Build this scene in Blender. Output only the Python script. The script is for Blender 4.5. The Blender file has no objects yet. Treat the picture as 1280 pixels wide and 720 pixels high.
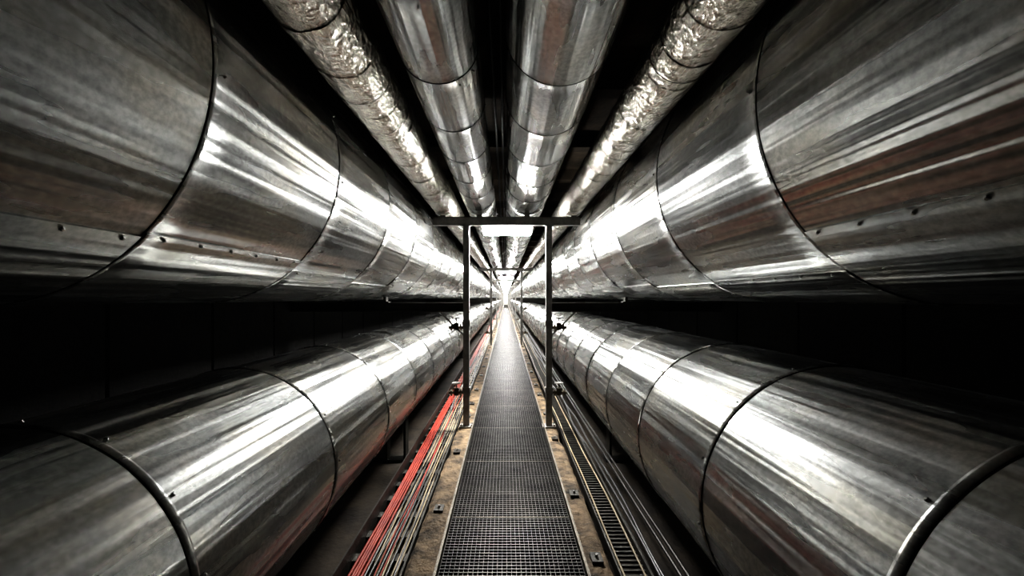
import bpy, math, random
from mathutils import Vector, noise
random.seed(7)
sc=bpy.context.scene
Y0,Y1=-10.0,92.0
FR=[4.96+8.45*i for i in range(-1,11)]

# ---------------- materials ----------------
def newmat(n):
    m=bpy.data.materials.new(n); m.use_nodes=True
    nt=m.node_tree; b=nt.nodes['Principled BSDF']
    return m,nt,b
def N(nt,t,**k):
    n=nt.nodes.new(t)
    for a,v in k.items(): setattr(n,a,v)
    return n
def noise_n(nt,vec,scale,detail=3,rough=.55):
    n=N(nt,'ShaderNodeTexNoise'); n.inputs['Scale'].default_value=scale
    n.inputs['Detail'].default_value=detail; n.inputs['Roughness'].default_value=rough
    nt.links.new(vec,n.inputs['Vector']); return n.outputs['Fac']
def mapping(nt,vec,scale):
    n=N(nt,'ShaderNodeMapping'); n.inputs['Scale'].default_value=scale
    nt.links.new(vec,n.inputs['Vector']); return n.outputs['Vector']
def ramp(nt,fac,stops):
    r=N(nt,'ShaderNodeValToRGB'); e=r.color_ramp.elements
    while len(e)<len(stops): e.new(.5)
    for i,(p,c) in enumerate(stops):
        e[i].position=p; e[i].color=(*c,1) if len(c)==3 else c
    nt.links.new(fac,r.inputs['Fac']); return r.outputs['Color']
def mrange(nt,fac,a,b,c,d):
    r=N(nt,'ShaderNodeMapRange')
    for i,v in zip(('From Min','From Max','To Min','To Max'),(a,b,c,d)): r.inputs[i].default_value=v
    nt.links.new(fac,r.inputs['Value']); return r.outputs['Result']
def bump(nt,h,dist,strength=1,normal=None):
    b=N(nt,'ShaderNodeBump'); b.inputs['Distance'].default_value=dist; b.inputs['Strength'].default_value=strength
    nt.links.new(h,b.inputs['Height'])
    if normal: nt.links.new(normal,b.inputs['Normal'])
    return b.outputs['Normal']

def mat_galv():
    m,nt,b=newmat('galvanised_sheet')
    at=N(nt,'ShaderNodeAttribute',attribute_name='pc').outputs['Vector']
    b.inputs['Metallic'].default_value=1
    stain=noise_n(nt,mapping(nt,at,(3,1.4,1)),1.3,5,.6)
    base=ramp(nt,stain,[(.3,(.38,.395,.40)),(.48,(.50,.51,.505)),(.60,(.55,.54,.50)),(.72,(.45,.465,.475))])
    fine=noise_n(nt,mapping(nt,at,(60,45,1)),1.0,2,.6)
    mx=N(nt,'ShaderNodeMix',data_type='RGBA',blend_type='MULTIPLY'); mx.inputs['Factor'].default_value=1
    nt.links.new(base,mx.inputs['A'])
    nt.links.new(ramp(nt,fine,[(.35,(.70,.70,.70)),(.65,(1,1,1))]),mx.inputs['B'])
    nt.links.new(mx.outputs['Result'],b.inputs['Base Color'])
    mid=noise_n(nt,mapping(nt,at,(9,1.2,1)),1.0,3,.5)
    r1=mrange(nt,mid,.3,.7,.21,.32)
    nt.links.new(r1,b.inputs['Roughness'])
    streak=noise_n(nt,mapping(nt,at,(8,.13,1)),1.0,2.6,.45)
    nt.links.new(bump(nt,streak,.036),b.inputs['Normal'])
    return m
def mat_foil():
    m,nt,b=newmat('aluminium_foil_wrap')
    at=N(nt,'ShaderNodeAttribute',attribute_name='pc').outputs['Vector']
    b.inputs['Metallic'].default_value=1
    st=noise_n(nt,mapping(nt,at,(6,4,1)),1,4)
    nt.links.new(ramp(nt,st,[(.3,(.50,.47,.40)),(.55,(.78,.755,.69)),(.8,(.78,.78,.77))]),b.inputs['Base Color'])
    b.inputs['Roughness'].default_value=.27
    cr=noise_n(nt,mapping(nt,at,(34,20,1)),1,4,.6)
    v=N(nt,'ShaderNodeTexVoronoi',feature='DISTANCE_TO_EDGE'); v.inputs['Scale'].default_value=24
    nt.links.new(at,v.inputs['Vector'])
    n1=bump(nt,cr,.012); n2=bump(nt,v.outputs['Distance'],.008,1,n1)
    nt.links.new(n2,b.inputs['Normal'])
    return m
def mat_simple(n,c1,c2,rough=.6,metal=0,scale=6,bd=.002,stretch=(1,1,1)):
    m,nt,b=newmat(n)
    tc=N(nt,'ShaderNodeTexCoord').outputs['Object']
    v=mapping(nt,tc,stretch)
    f=noise_n(nt,v,scale,6,.65)
    nt.links.new(ramp(nt,f,[(.32,c1),(.68,c2)]),b.inputs['Base Color'])
    b.inputs['Roughness'].default_value=rough; b.inputs['Metallic'].default_value=metal
    f2=noise_n(nt,v,scale*6,4,.6)
    nt.links.new(bump(nt,f2,bd),b.inputs['Normal'])
    return m
GALV=mat_galv(); FOIL=mat_foil()
SEAL=mat_simple('dark_seam_sealant',(.01,.01,.01),(.03,.03,.028),.6)
SCREW=mat_simple('screw_steel',(.6,.6,.58),(.8,.8,.78),.25,1)
STEEL=mat_simple('galvanised_angle_steel',(.18,.18,.17),(.36,.35,.33),.42,.3,12)
TRAY=mat_simple('dark_tray_steel',(.020,.020,.018),(.060,.055,.046),.5,.5,12)
GRATE=mat_simple('grating_steel',(.011,.011,.0105),(.045,.042,.038),.45,.7,5)
EDGE=mat_simple('worn_steel_edge',(.06,.055,.043),(.17,.15,.12),.5,.6,14)
CONC=mat_simple('dirty_concrete_ledge',(.016,.012,.007),(.27,.195,.12),.85,0,8,.012)
FARM=mat_simple('far_end_pale_glow',(.40,.39,.36),(.6,.59,.55),.8)  # pale wall colour put in to imitate the glow at the far end
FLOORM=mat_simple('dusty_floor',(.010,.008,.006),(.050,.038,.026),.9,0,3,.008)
DARKC=mat_simple('dark_concrete',(.005,.005,.005),(.015,.014,.013),.9,0,2.5,.006)  # near-black mottled concrete for side and rear walls
CEILM=mat_simple('ceiling_concrete',(.02,.017,.013),(.10,.078,.053),.85,0,2.5,.006)
RED=mat_simple('red_cable_sheath',(.20,.013,.006),(.38,.042,.015),.6)
CREAM=mat_simple('cream_cable_sheath',(.22,.17,.10),(.40,.33,.21),.5)
BLACKC=mat_simple('black_cable_sheath',(.015,.015,.015),(.04,.04,.04),.4)
BRASS=mat_simple('valve_metal',(.10,.09,.07),(.25,.22,.17),.35,.9)
m,nt,b=newmat('lamp_diffuser'); b.inputs['Base Color'].default_value=(.9,.9,.88,1)
b.inputs['Emission Color'].default_value=(1,.985,.955,1); b.inputs['Emission Strength'].default_value=300
LAMP=m
WHITE=mat_simple('lamp_housing_enamel',(.6,.6,.58),(.8,.8,.77),.4)

# ---------------- mesh builder ----------------
class MB:
    def __init__(s): s.v=[];s.f=[];s.m=[];s.sm=[];s.pc=[];s.mats=[]
    def mi(s,mat):
        if mat not in s.mats: s.mats.append(mat)
        return s.mats.index(mat)
    def add(s,vs,fs,mat,smooth=False,pc=None):
        o=len(s.v); s.v+=vs; i=s.mi(mat)
        s.pc+= pc if pc else [(0,0,0)]*len(vs)
        for f in fs: s.f.append(tuple(a+o for a in f)); s.m.append(i); s.sm.append(smooth)
    def box(s,x0,x1,y0,y1,z0,z1,mat):
        vs=[(x,y,z) for x in (x0,x1) for y in (y0,y1) for z in (z0,z1)]
        s.add(vs,[(0,1,3,2),(4,6,7,5),(0,4,5,1),(2,3,7,6),(0,2,6,4),(1,5,7,3)],mat)
    def tube(s,p0,p1,r,mat,seg=10,r1=None,cap=True):
        p0=Vector(p0);p1=Vector(p1);d=(p1-p0).normalized();r1=r if r1 is None else r1
        a=d.orthogonal().normalized();c=d.cross(a)
        vs=[]
        for p,q in((p0,r),(p1,r1)):
            for i in range(seg):
                t=2*math.pi*i/seg; vs.append(tuple(p+(a*math.cos(t)+c*math.sin(t))*q))
        s.add(vs,[(i,(i+1)%seg,seg+(i+1)%seg,seg+i) for i in range(seg)],mat,True)
        if cap: s.add(vs,[tuple(range(seg))[::-1],tuple(range(seg,2*seg))],mat)
    def torus(s,c,ax,R,r,mat,S=20,T=8):
        c=Vector(c);ax=Vector(ax).normalized();a=ax.orthogonal().normalized();b=ax.cross(a)
        vs=[];fs=[]
        for i in range(S):
            t=2*math.pi*i/S;u=a*math.cos(t)+b*math.sin(t)
            for j in range(T):
                q=2*math.pi*j/T; vs.append(tuple(c+u*(R+r*math.cos(q))+ax*r*math.sin(q)))
        for i in range(S):
            for j in range(T):
                fs.append((i*T+j,((i+1)%S)*T+j,((i+1)%S)*T+(j+1)%T,i*T+(j+1)%T))
        s.add(vs,fs,mat,True)
    def path(s,pts,r,mat,seg=8):
        n=len(pts);vs=[];fs=[]
        for k,p in enumerate(pts):
            for i in range(seg):
                t=2*math.pi*i/seg; vs.append((p[0]+r*math.cos(t),p[1],p[2]+r*math.sin(t)))
        for k in range(n-1):
            for i in range(seg):
                fs.append((k*seg+i,k*seg+(i+1)%seg,(k+1)*seg+(i+1)%seg,(k+1)*seg+i))
        s.add(vs,fs,mat,True)
    def mesh(s,name,sharp=None):
        me=bpy.data.meshes.new(name); me.from_pydata(s.v,[],s.f)
        for q in s.mats: me.materials.append(q)
        me.polygons.foreach_set('material_index',s.m)
        me.polygons.foreach_set('use_smooth',s.sm)
        a=me.attributes.new('pc','FLOAT_VECTOR','POINT')
        a.data.foreach_set('vector',[c for p in s.pc for c in p])
        me.update()
        if sharp: me.set_sharp_from_angle(angle=math.radians(sharp))
        return me
    def obj(s,name,sharp=None,loc=(0,0,0)):
        o=bpy.data.objects.new(name,s.mesh(name,sharp)); o.location=loc
        sc.collection.objects.link(o); return o

# ---------------- sheet-clad pipes ----------------
def clad_pipe(name,X,Z,R,yb,sp,laps,seed,nang=120,amp=.0012,lapscrew=True,bead=.004,g=.0045,flip=False,lh=.006):
    rnd=random.Random(seed)
    mb=MB()
    back=math.atan2(Z,X)      # direction away from walkway axis
    n0=math.ceil((Y0+.02-yb)/sp); n1=math.floor((Y1-.02-yb)/sp)
    for n in range(n0,n1):
        ya=yb+n*sp; ye=ya+sp; near=-2<ya<9
        na=nang if near else (nang//2 if ya<25 else nang//3)
        ny=9 if near else 3
        lap=laps.get(n, laps['d']+rnd.uniform(-.12,.12))
        sec=rnd.random()*50
        L=(lap-back)%(2*math.pi)
        th=[2*math.pi*i/na for i in range(na+1)]
        th=[t for t in th if abs(t-L)>.012]+[L,L+.0012]
        th.sort()
        ph=[rnd.uniform(0,6.28) for _ in range(6)]
        fr=[rnd.randint(5,8),rnd.randint(11,15),rnd.randint(19,27)]
        tilt=rnd.uniform(-.0015,.0015)
        bw=.024 if bead<.006 else .034
        prof=[(ya,.0025),(ya+bw*.3,bead),(ya+bw*.6,bead),(ya+bw,.0)]+[(ya+bw+(sp-bw-g)*(i+1)/(ny),0.0) for i in range(ny)]
        prof[-1]=(ye-g,0.0)
        vs=[];pc=[]
        for k,(y,dr) in enumerate(prof):
            u=(y-ya)/sp
            for t in th:
                w=amp*(math.sin(fr[0]*t+ph[0]+.7*u)+.7*math.sin(fr[1]*t+ph[1]-.8*u)+.35*math.sin(fr[2]*t+ph[2]))
                w*=(.35+.65*math.sin(math.pi*min(1,max(0,u))))
                if flip: 
                    dl=L-t; lapr=lh*max(0,1-dl/.6) if dl>-.0005 else 0
                else:
                    dl=t-L; lapr=lh*max(0,1-dl/.6) if dl>.0005 else 0
                r=R+dr+w+lapr+tilt*(u-.5)
                a=back+t
                vs.append((X+r*math.cos(a),y,Z+r*math.sin(a)))
                pc.append((t*R+sec,y,sec*1.7))
        M=len(th)
        fs=[(k*M+i,k*M+i+1,(k+1)*M+i+1,(k+1)*M+i) for k in range(len(prof)-1) for i in range(M-1)]
        mb.add(vs,fs,GALV,True,pc)
        vs=[]
        for (y,r) in ((ye-g,R+.0005),(ye-g,R-.007),(ye,R-.007),(ye,R+.0025)):
            for i in range(na): 
                a=back+2*math.pi*i/na; vs.append((X+r*math.cos(a),y,Z+r*math.sin(a)))
        mb.add(vs,[(k*na+i,k*na+(i+1)%na,(k+1)*na+(i+1)%na,(k+1)*na+i) for k in range(3) for i in range(na)],SEAL,False)
        if near and lapscrew:
            def screw(a,y,e=0):
                q=Vector((math.cos(a),0,math.sin(a))); p=Vector((X,y,Z))+q*(R+.001+e)
                s=.0055 if R>.3 else .0035
                mb.tube(p,p+q*.006,s*1.3,SCREW,8,s*.7)
            m_=int(sp/.16)
            for j in range(m_): screw(back+L+(-.02 if flip else .02),ya+.08+j*(sp-.14)/max(1,m_-1),lh*.95)
            for j in range(10 if R>.3 else 7): screw(back+L+.75+j*.5,ya+.05)
    return mb.obj(name,25)

d=math.radians
clad_pipe('insulated_heating_pipe',-1.567,.685,.711,1.312,.996,{0:d(-44),'d':d(-47)},1,150,.0009,flip=True)
clad_pipe('insulated_heating_pipe',1.567,.685,.711,1.532,1.005,{-1:d(220),0:d(236),'d':d(232)},2,150,.0009)
clad_pipe('insulated_heating_pipe',-1.403,-.887,.518,1.274,1.055,{'d':d(150)},3,130,.0008,bead=.007)
clad_pipe('insulated_heating_pipe',1.447,-.892,.592,1.028,.925,{'d':d(40)},4,130,.0008,bead=.007)
clad_pipe('overhead_clad_pipe',-.289,1.093,.173,1.93,.56,{'d':d(230)},5,64,.0003,bead=.0018,g=.0025,lh=.0015)
clad_pipe('overhead_clad_pipe',.235,1.155,.234,1.95,.60,{'d':d(310)},6,72,.0004,bead=.0018,g=.0025,lh=.0015)

# ---------------- foil wrapped pipes ----------------
def foil_pipe(name,X,Z,R,seed):
    rnd=random.Random(seed); mb=MB(); back=math.atan2(Z,X)
    def r_at(t,y):
        return R+.005*noise.noise(Vector((math.cos(t)*1.5,y*3,math.sin(t)*1.5+seed)))+.003*noise.noise(Vector((math.cos(t)*7,y*20,math.sin(t)*7+seed)))
    y=Y0+.05; wraps=[]
    while y<Y1-.1:
        wraps.append(y); y+=rnd.uniform(.20,.5) if y<14 else .8
    for i,ya in enumerate(wraps):
        ye=wraps[i+1] if i+1<len(wraps) else Y1-.05
        near=-1<ya<9; na=96 if near else 32; ny=24 if near else 4
        off=rnd.uniform(0,.0018); sk=rnd.uniform(-.03,.03); p0=rnd.uniform(0,6)
        vs=[];pc=[]
        for k in range(ny+1):
            u=k/ny
            for j in range(na+1):
                t=2*math.pi*j/na; a=back+t
                y=ya+(ye-ya)*u; yy=y+sk*math.sin(a+p0)*(1 if near else 0)*(1-u)-(.03 if near and u==0 else 0)
                r=r_at(a,y)+off+.003*(1-u)**3
                vs.append((X+r*math.cos(a),yy,Z+r*math.sin(a))); pc.append((t*R+i*3.3,y,i*.37))
        M=na+1
        mb.add(vs,[(k*M+j,k*M+j+1,(k+1)*M+j+1,(k+1)*M+j) for k in range(ny) for j in range(na)],FOIL,True,pc)
        if near and rnd.random()<.6:   # tie wire
            mb.torus((X,ya+(ye-ya)*.5,Z),(sk*2,1,sk),R+.006,.0016,SEAL,40,5)
    return mb.obj(name,40)
foil_pipe('foil_wrapped_pipe',-.69,1.063,.142,3)
foil_pipe('foil_wrapped_pipe',.75,1.05,.132,8)

# ---------------- shell ----------------
FL=-1.80; CE=1.72; WX=2.42
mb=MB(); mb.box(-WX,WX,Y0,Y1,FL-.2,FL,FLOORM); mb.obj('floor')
mb=MB(); mb.box(-WX,WX,Y0,Y1,CE,CE+.2,CEILM)
y=Y0+.4
while y<Y1:
    mb.box(-WX,WX,y,y+.16,CE-.14,CE,CEILM); y+=1.3
mb.obj('ceiling')
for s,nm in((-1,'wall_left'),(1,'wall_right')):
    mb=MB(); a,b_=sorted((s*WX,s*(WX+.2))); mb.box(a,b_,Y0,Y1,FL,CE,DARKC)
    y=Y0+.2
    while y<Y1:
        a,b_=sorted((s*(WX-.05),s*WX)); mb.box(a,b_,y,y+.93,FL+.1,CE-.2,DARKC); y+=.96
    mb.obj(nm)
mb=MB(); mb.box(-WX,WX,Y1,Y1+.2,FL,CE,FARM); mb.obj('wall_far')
mb=MB(); mb.box(-WX,WX,Y0-.2,Y0,FL,CE,DARKC); mb.obj('wall_rear')

# ---------------- walkway ----------------
GZ=-1.40; XL,XR=-.352,.414
mb=MB()
y=-2.04; P=.98
while y<60:
    x0,x1=XL+.012,XR-.012
    mb.box(x0,x1,y,y+.005,GZ-.03,GZ,EDGE); mb.box(x0,x1,y+P-.012,y+P-.007,GZ-.03,GZ,GRATE)
    nb=30
    for i in range(nb+1):
        x=x0+(x1-x0)*i/nb; mb.box(x-.0013,x+.0013,y,y+P-.008,GZ-.025,GZ-.001,GRATE)
    if y<26:
        nc=34
        for i in range(1,nc):
            yy=y+P*i/nc; mb.box(x0,x1,yy-.003,yy+.003,GZ-.02,GZ,GRATE)
    else:
        for i in range(1,10):
            yy=y+P*i/10; mb.box(x0,x1,yy-.006,yy+.006,GZ-.02,GZ,GRATE)
    y+=P
mb.obj('walkway_grating')
mb=MB()
for s,x in((-1,XL),(1,XR)):
    a,b_=sorted((x,x+s*.014)); mb.box(a,b_,-2.1,Y1-.1,GZ-.09,GZ+.006,EDGE)
    a,b_=sorted((x-s*.03,x)); mb.box(a,b_,-2.1,Y1-.1,GZ-.09,GZ-.082,EDGE)
y=-2
while y<Y1-.5:
    mb.box(XL,XR,y-.02,y+.02,GZ-.10,GZ-.036,TRAY)
    mb.box(XL,XL+.04,y-.03,y+.03,FL,GZ-.10,TRAY); mb.box(XR-.04,XR,y-.03,y+.03,FL,GZ-.10,TRAY); y+=1.96
mb.obj('walkway_frame')
# rough concrete ledges: subdivided, chipped outer edge, uneven top
rnd=random.Random(5)
for s,x,w in((-1,XL-.016,.160),(1,XR+.016,.130)):
    mb=MB(); y=-2.1; rows=[]
    nx=8
    while y<Y1-1:
        rows.append(y); y+=.04 if y<12 else .5
    vs=[]
    for y in rows:
        chip=.030*max(0,noise.noise(Vector((s*7,y*2.3,1)))) + .010*noise.noise(Vector((s*3,y*11,2)))
        for i in range(nx+1):
            u=i/nx; xx=x+s*(w-chip)*u
            z=GZ-.030+.010*noise.noise(Vector((xx*14,y*5,s)))+.005*noise.noise(Vector((xx*40,y*20,s)))-(.012*max(0,u-.85)/.15)
            vs.append((xx,y,z))
        vs.append((x+s*(w-chip),y,FL))
    M=nx+2
    fs=[(k*M+i,k*M+i+1,(k+1)*M+i+1,(k+1)*M+i) for k in range(len(rows)-1) for i in range(M-1)]
    mb.add(vs,fs,CONC,False)
    y=-1.6
    while y<25:
        xm=x+s*w*.5; mb.box(xm-.03,xm+.03,y,y+.09,GZ-.04,GZ-.012,TRAY); mb.tube((xm,y+.045,GZ-.012),(xm,y+.045,GZ+.004),.009,SCREW,6)
        y+=rnd.uniform(.6,1.3)
    mb.obj('concrete_ledge')

def ladder_tray(name,x0,x1,z,rung,mat,wl=.035):
    mb=MB()
    mb.box(x0-.006,x0+.003,-2,Y1-.2,z-.03,z+wl,mat)
    mb.box(x1-.006,x1+.006,-2,Y1-.2,z-.03,z+.035,mat)
    y=-2
    while y<(30 if rung<.2 else Y1-.5):
        mb.box(x0,x1,y,y+rung*.3,z-.012,z,mat); y+=rung
    y=-1.7
    while y<Y1-.5:
        mb.box(x0,x1,y,y+.04,z-.05,z-.03,TRAY)
        for x in(x0+.03,x1-.03): mb.box(x-.02,x+.02,y,y+.04,FL,z-.05,TRAY)
        y+=1.7
    return mb.obj(name)
ladder_tray('cable_tray',-.86,-.545,-1.47,.25,TRAY,.09)  # left wall of tray raised to block red cable reflections on the pipe
def cables(name,xs,z,r,mat,seed,wob=.012):
    rnd=random.Random(seed); mb=MB()
    for i,x in enumerate(xs):
        p=rnd.uniform(0,9);pts=[];y=-2.0
        while y<80:
            pts.append((x+wob*noise.noise(Vector((p,y*.7,0)))*1.6,y,z+r+abs(.006*noise.noise(Vector((p,y*.9,4)))))); y+=.12 if y<12 else 1.0
        mb.path(pts,r,mat,8)
    return mb.obj(name)
cables('red_cable_bundle',[-.819,-.803,-.787,-.771,-.755],-1.468,.008,RED,1,.006)
cables('cream_cable_bundle',[-.716,-.690,-.65,-.625,-.60,-.575],-1.468,.006,CREAM,2,.014)
cables('black_cable_bundle',[-.728,-.703,-.67,-.637,-.61,-.585],-1.468,.007,BLACKC,3,.02)
cables('red_signal_cable',[-.662,-.68],-1.455,.004,RED,9,.03)
ladder_tray('perforated_cable_tray',.60,.76,-1.47,.045,TRAY)
cables('black_cable_bundle',[.80,.83,.87,.92],-1.60,.011,BLACKC,6,.03)
cables('cream_cable_bundle',[.625,.735],-1.462,.006,CREAM,7,.01)
cables('steel_conduit',[-.90,-.94],-1.56,.014,GRATE,11,.0)
cables('steel_conduit',[.95,.99],-1.52,.012,GRATE,12,.0)

# ---------------- support frames ----------------
mb=MB(); pz=.797; w=.033
LB=-1.425
for x in(-.434,.478):
    mb.box(x-w,x+w,-w,w,LB+.012,pz,STEEL)
    mb.box(x-.075,x+.075,-.07,.07,LB,LB+.012,STEEL)
    for a in(-.055,.055):
        for c in(-.05,.05): mb.tube((x+a,c,LB+.012),(x+a,c,LB+.03),.009,SCREW,6)
    mb.box(x-.05,x+.05,-.04,.04,pz-.008,pz,STEEL)
    for z in(-.28,-1.02):
        mb.box(x-.042,x+.042,-.042,.042,z-.03,z+.03,STEEL)
mb.box(-.80,.82,-.04,-.032,pz,pz+.09,STEEL); mb.box(-.80,.82,-.04,.03,pz,pz+.008,STEEL); mb.box(-.80,.82,-.04,.03,pz+.082,pz+.09,STEEL)
for X,Z,R in((-.289,1.093,.173),(.235,1.155,.234),(-.69,1.063,.150),(.75,1.05,.14)):
    seg=9; hs=.55
    for i in range(seg):
        t0=-math.pi/2-hs+2*hs*i/seg; t1=-math.pi/2-hs+2*hs*(i+1)/seg
        ri,ro=R+.004,R+.010
        vs=[(X+r*math.cos(t),y,Z+r*math.sin(t)) for y in(-.04,.03) for t in(t0,t1) for r in(ri,ro)]
        mb.add(vs,[(0,1,3,2),(4,6,7,5),(0,4,5,1),(2,3,7,6),(0,2,6,4),(1,5,7,3)],STEEL)
    mb.box(X-.03,X+.03,-.035,.025,pz+.09,Z-R-.005,STEEL)
for s,xp in((-1,-.434),(1,.478)):
    a,b_=sorted((xp+s*w,s*2.37))
    zt=-.055
    mb.box(a,b_,-.05,.05,zt-.008,zt,TRAY); mb.box(a,b_,-.05,.05,zt-.10,zt-.092,TRAY); mb.box(a,b_,-.005,.005,zt-.092,zt-.008,TRAY)
    X=s*1.567
    mb.box(X-.28,X+.28,-.045,.045,zt,zt+.012,TRAY)
    for dx in(-.24,.24):
        top=.685-math.sqrt(.711**2-dx*dx)-.008
        mb.box(X+dx-.015,X+dx+.015,-.045,.045,zt+.012,top,TRAY)
    p=Vector((xp+s*.03,0,zt-.36)); q=Vector((xp+s*.30,0,zt-.10)); mb.tube(p,q,.012,STEEL,6)
for X,Z,R in((-1.403,-.887,.518),(1.447,-.892,.592)):
    mb.box(X-.35,X+.35,-.08,.08,FL,FL+.03,TRAY)
    for dx in(-.3,-.1,.1,.3):
        mb.box(X+dx-.012,X+dx+.012,-.07,.07,FL+.03,Z-math.sqrt(R*R-dx*dx)-.012,TRAY)
me=mb.mesh('support_frame')
for y in FR:
    o=bpy.data.objects.new('support_frame',me); o.location=(0,y,0); sc.collection.objects.link(o)

def valve(z,x,s,y):
    mb=MB()
    mb.tube((0,0,0),(s*.16,0,0),.018,BRASS,12)
    mb.tube((s*.02,0,0),(s*.035,0,0),.038,BRASS,14); mb.tube((s*.12,0,0),(s*.135,0,0),.038,BRASS,14)
    mb.tube((s*.075,0,-.03),(s*.075,0,.05),.028,BRASS,12)
    mb.tube((s*.075,0,.05),(s*.075,0,.11),.008,SCREW,8)
    mb.torus((s*.075,0,.105),(0,0,1),.045,.006,STEEL)
    for k in range(3):
        t=k*math.pi/3; c,q=.045*math.cos(t),.045*math.sin(t)
        mb.tube((s*.075-c,-q,.105),(s*.075+c,q,.105),.004,STEEL,6)
    mb.obj('drain_valve',None,(x,y,z))
for y in FR[1:4]:
    for s,xp in((-1,-.470),(1,.514)):
        valve(-.33,xp,s,y); valve(-1.05,xp,s,y)

# ---------------- lamps ----------------
def lamp_mesh(br):
    mb=MB()
    hw=.29
    mb.box(-hw,hw,-.17,.17,.05,.085,WHITE)
    vs=[(-hw,-.17,.05),(hw,-.17,.05),(hw,.17,.05),(-hw,.17,.05),(-hw+.01,-.15,.0),(hw-.01,-.15,.0),(hw-.01,.15,.0),(-hw+.01,.15,.0)]
    mb.add(vs,[(0,1,5,4),(1,2,6,5),(2,3,7,6),(3,0,4,7),(4,5,6,7)],LAMP)
    if br:
        for x in(-.2,.2): mb.box(x-.012,x+.012,-.34,.17,.085,.091,STEEL)
    else:
        mb.tube((-.07,0,.085),(-.07,0,.95),.006,STEEL,6)
    return mb.mesh('ceiling_light')
LM=lamp_mesh(True); LM2=lamp_mesh(False)
for i,y in enumerate(FR[1:]):
    o=bpy.data.objects.new('ceiling_light',LM); o.location=(.02,y+.36,.76); sc.collection.objects.link(o)
    if i>=1:
        o=bpy.data.objects.new('ceiling_light',LM2); o.location=(.02,y+.36+4.22,.76); sc.collection.objects.link(o)
cables('overhead_cable_run',[-.088,-.028],1.545,.011,BLACKC,21,.0)

# ---------------- world, camera ----------------
w_=bpy.data.worlds.new('w'); sc.world=w_; w_.use_nodes=True
w_.node_tree.nodes['Background'].inputs[0].default_value=(0,0,0,1)
cam=bpy.data.cameras.new('cam'); cam.sensor_width=36; cam.lens=560/1280*36
cam.shift_x=8/1280; cam.shift_y=12/1280; cam.clip_start=.02; cam.clip_end=200
co=bpy.data.objects.new('camera',cam); co.rotation_euler=(math.pi/2,0,0); sc.collection.objects.link(co); sc.camera=co
sc.view_settings.view_transform='Standard'
try: sc.view_settings.look='High Contrast'
except Exception as e:
    print('look failed',e)
